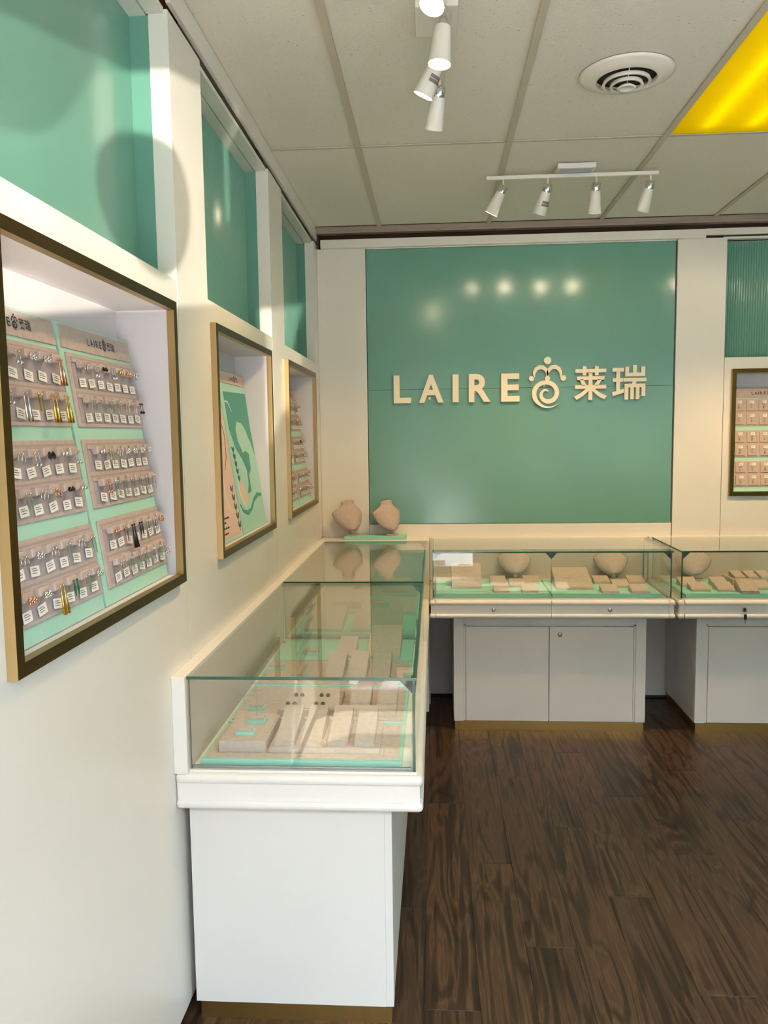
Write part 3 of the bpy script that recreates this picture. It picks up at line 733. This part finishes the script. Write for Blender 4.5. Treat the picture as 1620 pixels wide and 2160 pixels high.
# corner ledge with two busts
lg = thing('corner_ledge', 'white corner ledge between left showcases and back wall', 'ledge', (-.35, 4.57, 0))
obj('ledge_body', bx(-.313, .313, -.076, .075, 0, .935), white, lg); obj('ledge_top', bx(-.313, .313, -.078, .077, .935, .953, bev=.002), white, lg)
DS = thing('mint_riser', 'flat mint riser block on the corner ledge', 'riser', (-.345, 4.572, .953))
obj('riser_body', bx(-.178, .178, -.055, .055, 0, .019, bev=.002), mint, DS)

# necklace bust: a curved shield with a neck, on a stem and oval foot
def bust_mesh():
    M_ = MB(); prof = [(0, .014), (.04, .032), (.12, .052), (.25, .071), (.40, .086), (.53, .094), (.62, .099), (.67, .098), (.72, .086), (.80, .062), (.86, .047), (.90, .043), (.94, .041), (1, .042)]
    H, n = .175, 16; rings = []
    for t, w in prof:
        d = .030 + .012*math.sin(PI*min(1, t)); nk = max(0, (t-.84)/.16)
        ring = []
        for i in range(n):
            a = 2*PI*i/n; x = w*math.cos(a); yy = math.sin(a)
            dd = d*(1-nk)*.75 + nk*w*.8
            y = (-dd*(1-(x/w)**2*.35)*max(0, -yy) if yy < 0 else dd*.45*yy) + (.022*(x/.09)**2)*(1-nk)
            ring.append(M_.bm.verts.new((x, y, t*H)))
        rings.append(ring)
    for a, b_ in zip(rings, rings[1:]):
        for i in range(n):
            f = M_.bm.faces.new((a[i], a[(i+1) % n], b_[(i+1) % n], b_[i])); f.smooth = True
    M_.bm.faces.new(rings[0][::-1]); M_.bm.faces.new(rings[-1])
    return M_.mesh('bust_form', taupe)
BUST = bust_mesh()
M_ = MB(); n = 24
M_.prism([(.040*math.cos(2*PI*i/n), .030*math.sin(2*PI*i/n)) for i in range(n)], 0, .008, 'z'); BFOOT = M_.mesh('bust_foot', taupe_dk)
M_ = MB(); M_.tube([(0, 0, .006), (0, 0, .045)], .0125, n=14); BSTEM = M_.mesh('bust_stem', taupe_dk)
def bust(loc, yawd, tilt, rolld, label, s=1.0, lift=.028):
    r = thing('necklace_bust', label, 'bust', loc, (0, 0, math.radians(yawd)), 'taupe necklace busts'); r.scale = (s,)*3
    f = bpy.data.objects.new('bust_form', BUST); link(f, r); f.location = (.0, 0, lift); f.rotation_euler = (math.radians(tilt), math.radians(rolld), 0)
    g = bpy.data.objects.new('foot', BFOOT); link(g, r); g2 = bpy.data.objects.new('stem', BSTEM); link(g2, r)
    return r
bust((-.478, 4.562, .972), 34, -20, 0, 'taupe necklace bust at the left end of mint riser, against cream wall', 1.0)
bust((-.250, 4.565, .972), 38, -20, 0, 'taupe necklace bust at the right end of mint riser, against green wall', 1.0)

# ================================================================== DISPLAYS INSIDE THE CASES
ZI = ZD+.006
TOPM = {}
def tray(x0, x1, y0, y1, label, h=.016, topm=taupe, inset=.010):
    cx, cy = (x0+x1)/2, (y0+y1)/2
    r = thing('display_tray', label, 'tray', (cx, cy, ZI), group='mint display trays')
    obj('base', bx(x0-cx, x1-cx, y0-cy, y1-cy, 0, h, bev=.001, seg=1), mint, r)
    if topm: obj('mat', bx(x0-cx+inset, x1-cx-inset, y0-cy+inset, y1-cy-inset, h, h+.004), topm, r)
    return ZI+h+(.004 if topm else 0)
def block(x0, x1, y0, y1, z, h, label, name='display_block', m_=taupe, lid=None):
    cx, cy = (x0+x1)/2, (y0+y1)/2
    r = thing(name, label, 'display block', (cx, cy, z))
    obj('body', bx(x0-cx, x1-cx, y0-cy, y1-cy, 0, h, bev=.0012, seg=1), m_, r)
    obj('top_pad', bx(x0-cx+.004, x1-cx-.004, y0-cy+.004, y1-cy-.004, h, h+.002), lid or taupe, r)
    return z+h+.002
def wedge(x0, x1, y0, y1, z, h0, h1, label, group, name='display_pad'):
    cx, cy = (x0+x1)/2, (y0+y1)/2
    r = thing(name, label, 'display pad', (cx, cy, z), group=group)
    obj('pad', MB().prism([(y0-cy, 0), (y1-cy, 0), (y1-cy, h1), (y0-cy, h0)], x0-cx, x1-cx, 'x'), taupe, r)
    k = (h1-h0)/(y1-y0); i = .005
    obj('face_panel', MB().prism([(y0-cy+i, h0+k*i), (y1-cy-i, h1-k*i), (y1-cy-i, h1-k*i+.0012), (y0-cy+i, h0+k*i+.0012)], x0-cx+i, x1-cx-i, 'x'), taupe, r)
    return r
def stand(x, y, z, label, w=.050, d=.032, tall=.0):
    r = thing('earring_stand', label, 'earring stand', (x, y, z), group='small mint earring stands')
    obj('base', bx(-w/2, w/2, -d/2, d/2, 0, .010, bev=.0008, seg=1), mint, r)
    obj('pad', bx(-w/2+.004, w/2-.004, -d/2+.003, d/2-.003, .010, .018, bev=.0008, seg=1), taupe, r)
    if tall: obj('acrylic_post', MB().box(-.002, .002, -.0015, .0015, .018, .018+tall).box(-.016, .016, -.0015, .0015, .018+tall, .024+tall), acrylic, r)
    return r
def ring(x, y, z, label, m_=gmetal, r_=.009):
    M_ = MB().tube([(r_*math.sin(2*PI*i/14), 0, r_*math.cos(2*PI*i/14)) for i in range(15)], .0013, n=6).ball((0, 0, r_+.002), .003, n=7)
    o = obj('ring', M_, m_, None, (x, y, z+r_+.001)); return tag(o, label, 'ring')
def studs(x, y, z, label, m_=jblack):
    M_ = MB()
    for sx in (-.010, .010): M_.lathe([(0, 0), (.006, 0), (.007, .004), (.004, .009), (0, .010)], Matrix.Translation((sx, 0, 0)), 10)
    return tag(obj('earring_pair', M_, m_, None, (x, y, z)), label, 'earrings')
# near left case
z = tray(-.610, -.090, 1.962, 2.222, 'mint tray at the near end of the nearest showcase')
zr = block(-.572, -.447, 2.000, 2.205, z, .030, 'tall taupe block at near left of the nearest showcase')
stand(-.512, 2.050, zr, 'front mint earring stand on tall taupe block, clear post', tall=.085)
stand(-.500, 2.135, zr, 'rear mint earring stand on tall taupe block, clear post', tall=.070)
zp = block(-.440, -.150, 1.998, 2.205, z, .012, 'low wide taupe platform at the near end of the nearest showcase')
for k, x in enumerate((-.426, -.356, -.286, -.216)):
    wedge(x, x+.052, 2.012, 2.185, zp, .010, .052, f'{ORD[k]} slanted taupe pad from left in near row of nearest showcase', 'slanted pads in the near row')
ring(-.298, 2.004, zp, 'small rose gold ring standing between slanted pads of nearest showcase', rmetal)
z = tray(-.610, -.090, 2.238, 2.560, 'second mint tray of the nearest showcase')
zq = block(-.470, -.290, 2.275, 2.450, z, .020, 'taupe block carrying two dark stud pairs in nearest showcase')
studs(-.435, 2.310, zq, 'front left dark stud earrings on taupe block'); studs(-.350, 2.310, zq, 'front right dark stud earrings on taupe block')
studs(-.425, 2.390, zq, 'rear left dark stud earrings on taupe block'); studs(-.345, 2.390, zq, 'rear right dark stud earrings on taupe block')
stand(-.545, 2.330, z, 'mint earring stand at left of second tray, nearest showcase', tall=.06)
wedge(-.260, -.200, 2.270, 2.440, z, .012, .050, 'narrow slanted taupe pad at right of second tray', 'slanted pads in the second tray')
wedge(-.180, -.120, 2.270, 2.440, z, .012, .050, 'rightmost slanted taupe pad of second tray', 'slanted pads in the second tray')
z = tray(-.610, -.090, 2.575, 2.865, 'third mint tray of the nearest showcase')
stand(-.566, 2.760, z, 'left mint earring stand on third tray of nearest showcase', w=.062, d=.055)
stand(-.468, 2.655, z, 'right mint earring stand on third tray of nearest showcase', w=.066, d=.055)
for k, x in enumerate((-.378, -.300, -.220)):
    wedge(x, x+.062, 2.600, 2.790, z, .012, .058, f'{ORD[k]} slanted pad from left in third tray of nearest showcase', 'slanted pads in the third tray')
z = tray(-.610, -.090, 2.880, 3.170, 'farthest mint tray of the nearest showcase', topm=None)
stand(-.480, 2.965, z, 'lone mint earring stand on farthest tray of nearest showcase', w=.064, d=.05)
wedge(-.372, -.305, 2.905, 3.06, z, .010, .045, 'small slanted pad on farthest tray of nearest showcase', None)
wedge(-.258, -.135, 2.895, 3.14, z, .012, .070, 'large slanted pad on farthest tray of nearest showcase', None)
# second left case
z = tray(-.610, -.090, 3.262, 3.62, 'near mint tray of the second left showcase', topm=None)
wedge(-.560, -.400, 3.30, 3.55, z, .012, .06, 'wide slanted pad on near tray of second left showcase', None)
wedge(-.360, -.150, 3.30, 3.55, z, .012, .04, 'broad low slanted pad on near tray of second left showcase', None)
z = tray(-.610, -.090, 3.66, 4.02, 'middle mint tray of the second left showcase')
block(-.50, -.36, 3.74, 3.90, z, .03, 'taupe block on middle tray of second left showcase')
stand(-.26, 3.80, z, 'mint earring stand on middle tray of second left showcase', w=.07, d=.05)
z = tray(-.610, -.090, 4.06, 4.40, 'far mint tray of the second left showcase')
bust((-.42, 4.24, z), -25, -38, 0, 'taupe necklace bust lying back inside the second left showcase', .8)
wedge(-.28, -.14, 4.12, 4.30, z, .012, .05, 'slanted pad on far tray of second left showcase', None)
# back case under the sign
z = tray(.000, .585, 4.088, 4.545, 'left mint tray in showcase under the sign', topm=None)
z = tray(.595, 1.150, 4.088, 4.545, 'right mint tray in showcase under the sign', topm=None)
pos = ['front left', 'front right', 'centre', 'rear left', 'rear right']
for nm, pts in (('left', ((.300, 4.135, .082), (.447, 4.135, .082), (.396, 4.285, .082), (.298, 4.375, .086), (.482, 4.375, .086))),
                ('right', ((.852, 4.118, .086), (1.002, 4.118, .090), (.940, 4.262, .086), (.862, 4.372, .084), (1.046, 4.372, .088)))):
    for p_, (x, y, w) in zip(pos, pts):
        wedge(x, x+w, y, y+.085, z, .012, .034, f'{p_} small square pad of the {nm} five in showcase under sign', f'small square pads, {nm} five')
wedge(.634, .826, 4.215, 4.43, z, .012, .085, 'large slanted taupe pad in the middle of showcase under sign', None)
wedge(.085, .245, 4.250, 4.40, z, .012, .115, 'large steep taupe pad at left end of showcase under sign', None)
bust((.446, 4.500, z), 0, -34, 0, 'left taupe necklace bust inside showcase under the sign', .98, lift=.035)
bust((.990, 4.500, z), 0, -34, 0, 'right taupe necklace bust inside showcase under the sign', .98, lift=.030)
# right back case
z = tray(1.262, 1.830, 4.088, 4.545, 'left mint tray in the right-hand back showcase', topm=None)
z = tray(1.840, 2.400, 4.088, 4.545, 'right mint tray in the right-hand back showcase', topm=None)
bust((1.420, 4.470, z), -14, -30, 0, 'taupe necklace bust inside the right-hand back showcase', .98, lift=.03)
Gp = 'pads in the right-hand back showcase'
wedge(1.318, 1.412, 4.165, 4.255, z, .010, .036, 'front left slanted pad in right-hand back showcase', Gp)
wedge(1.450, 1.535, 4.160, 4.255, z, .010, .036, 'front middle slanted pad in right-hand back showcase', Gp)
wedge(1.545, 1.632, 4.100, 4.215, z, .010, .060, 'steeper slanted pad near the key, right-hand back showcase', Gp)
wedge(1.300, 1.390, 4.300, 4.380, z, .012, .040, 'rear left slanted pad beside bust, right-hand back showcase', Gp)
wedge(1.470, 1.550, 4.300, 4.380, z, .012, .040, 'rear slanted pad right of bust, right-hand back showcase', Gp)
zz = block(1.58, 1.80, 4.33, 4.50, z, .030, 'long taupe block at back of right-hand showcase')
for k, x in enumerate((1.600, 1.668, 1.736)):
    wedge(x, x+.055, 4.345, 4.45, zz, .010, .03, f'{ORD[k]} small pad on long taupe block, right-hand back showcase', 'pads on the long block')
wedge(1.660, 1.740, 4.21, 4.30, z, .010, .036, 'slanted pad in front of long taupe block', Gp)
wedge(1.900, 2.100, 4.15, 4.36, z, .012, .07, 'large slanted pad in right half of right-hand showcase', Gp)

# ================================================================== CEILING FITTINGS
def track_light(label, canopy, rail, heads):
    """heads: (pivot, direction, lit, sticker)"""
    x, y = canopy[0], canopy[1]; along_x = canopy[2]
    r = thing('track_light', label, 'track light', (x, y, ZC-.003), group='ceiling track lights')
    o3 = Vector((x, y, ZC-.003))
    a, b_ = (.082, .058) if along_x else (.058, .082)
    obj('canopy', MB().box(-a, a, -b_, b_, -.022, 0, bev=.003), lampwhite, r)
    if along_x: obj('canopy_base', bx(-a+.012, a-.012, -b_+.012, b_-.012, -.026, -.022), steel, r)
    p, q = Vector(rail[0])-o3, Vector(rail[1])-o3
    w = .0075
    M_ = bx(p.x-(0 if along_x else w), q.x+(0 if along_x else w), p.y-(w if along_x else 0), q.y+(w if along_x else 0), -.042, -.026, bev=.002)
    obj('rail', M_, lampwhite, r)
    for k, (pv, d, lit, st) in enumerate(heads):
        pv = Vector(pv)-o3; d = Vector(d).normalized()
        R_ = (-d).to_track_quat('Z', 'Y').to_matrix().to_4x4()   # head axis: +z up the shade, mouth at -z
        X = Matrix.Translation(pv) @ R_
        sh = obj('lamp_shade', MB().lathe([(.0195, -.018), (.0215, -.030), (.0300, -.118), (.0310, -.120), (.0300, -.121), (.0285, -.119), (.0200, -.050), (0, -.050)], X, 28), lampwhite, r)
        obj('chrome_collar', MB().lathe([(0, .010), (.0150, .010), (.0200, .006), (.0205, -.026), (.0200, -.030)], X, 24), chrome, sh)
        ln = obj('lens', MB().lathe([(0, -.1165), (.0275, -.1165), (.0280, -.1150), (0, -.1140)], X, 24), lens_m, sh)
        obj('stem', MB().tube([(pv.x, pv.y, -.040), (pv.x, pv.y, pv.z+.002)], .0048, n=10), lampwhite, sh)
        if st:
            M_ = MB(); n = 8
            for zz, ml in ((-.060, 1), (-.072, 1)):
                vs = []
                for i in range(n+1):
                    aa = st + (i/n-.5)*1.5; rr = .0248 + (-.030-zz)*-0 + (abs(zz)-.055)*.1 + .0008
                    vs.append((X @ Vector((rr*math.cos(aa), rr*math.sin(aa), zz)), X @ Vector(((rr+.001)*math.cos(aa), (rr+.001)*math.sin(aa), zz-.010))))
                for i in range(n): 
                    f = M_.bm.faces.new([M_.bm.verts.new(v) for v in (vs[i][0], vs[i+1][0], vs[i+1][1], vs[i][1])])
            obj('sticker', M_, sticker, sh)
        la = bpy.data.lights.new('bulb', 'SPOT'); la.energy = LAMP_W*lit; la.color = WARM; la.spot_size = math.radians(76); la.spot_blend = .85; la.shadow_soft_size = .026
        lo = bpy.data.objects.new('bulb', la); link(lo, sh); lo.matrix_local = X @ Matrix.Translation((0, 0, -.126))
    return r
track_light('white four-spot track light over the left showcases, nearest the camera', (.012, 2.345, False), ((.030, 1.90, 0), (.030, 2.74, 0)), [
    ((.034, 1.985, 2.632), (-.28, -.36, -.86), 1.0, 0), ((.030, 2.215, 2.632), (-.10, -.06, -1), 1.0, 0),
    ((.024, 2.432, 2.640), (-.42, .16, -.86), 1.0, 4.3), ((.022, 2.665, 2.640), (-.16, .45, -.86), 1.0, 0)])
track_light('white four-spot track light in front of the green sign wall', (.620, 3.690, True), ((.235, 3.700, 0), (.985, 3.700, 0)), [
    ((.310, 3.700, 2.632), (-.40, .20, -.78), 1.0, 0), ((.505, 3.700, 2.632), (-.24, .38, -.84), 1.0, 4.7),
    ((.716, 3.700, 2.632), (.0, .38, -.90), 1.0, 0), ((.950, 3.700, 2.632), (-.20, .36, -.90), 1.0, 0)])
track_light('white four-spot track light farther right, before the fluted green panel', (1.95, 3.690, True), ((1.57, 3.700, 0), (2.32, 3.700, 0)), [
    ((1.63, 3.700, 2.632), (-.10, .36, -.90), 1.25, 0), ((1.84, 3.700, 2.632), (-.06, .36, -.90), 1.25, 0),
    ((2.05, 3.700, 2.632), (.0, .36, -.90), 1.0, 0), ((2.26, 3.700, 2.632), (.20, .32, -.86), 1.0, 0)])
# round air diffuser
v = thing('air_vent', 'round white ceiling air diffuser with dark rings', 'air vent', (.632, 2.785, ZC))
obj('outer_flange', MB().lathe([(.150, 0), (.151, -.003), (.142, -.008), (.118, -.016), (.100, -.022), (.096, -.021), (.098, -.004)], None, 56), lampwhite, v)
obj('throat', MB().lathe([(0, -.0012), (.099, -.0012), (.099, -.0030), (0, -.0030)], None, 40), dark_metal, v)
for r1, z0 in ((.078, -.030), (.054, -.038)):
    obj('cone_ring', MB().lathe([(r1-.004, z0+.010), (r1, z0), (r1-.001, z0-.002), (r1-.010, z0-.001), (r1-.010, z0+.001), (r1-.006, z0+.010)], None, 40), lampwhite, v)
obj('centre_cone', MB().lathe([(.020, -.036), (.031, -.044), (.030, -.047), (.021, -.047), (.019, -.044), (0, -.044)], None, 32), lampwhite, v)
for k in range(3):
    a_ = k*2*PI/3+.4
    obj('spoke', MB().tube([(.012*math.cos(a_), .012*math.sin(a_), -.040), (.062*math.cos(a_), .062*math.sin(a_), -.026), (.097*math.cos(a_), .097*math.sin(a_), -.012)], .0016, n=6), lampwhite, v)
# fluorescent troffer with a yellowed diffuser
i, j = 3, 2
x0, x1, y0, y1 = gx[i]+.008, gx[i+1]-.008, gy[j]+.008, gy[j+1]-.008
cx, cy = (x0+x1)/2, (y0+y1)/2
tf = thing('ceiling_troffer', 'yellow-lensed fluorescent ceiling light panel', 'ceiling light', (cx, cy, ZC))
obj('diffuser', bx(x0-cx, x1-cx, y0-cy, y1-cy, .001, .004), yel, tf)
w, l_ = (x1-x0)/2, (y1-y0)/2
obj('housing', MB().box(-w, w, -l_, l_, .118, .124).box(-w, -w+.004, -l_, l_, .005, .118).box(w-.004, w, -l_, l_, .005, .118).box(-w, w, -l_, -l_+.004, .005, .118).box(-w, w, l_-.004, l_, .005, .118), lampwhite, tf)
for xx in (-.17, 0, .17):
    obj('tube', MB().tube([(xx, -l_+.06, .034), (xx, l_-.06, .034)], .013, n=12), tube_m, tf)
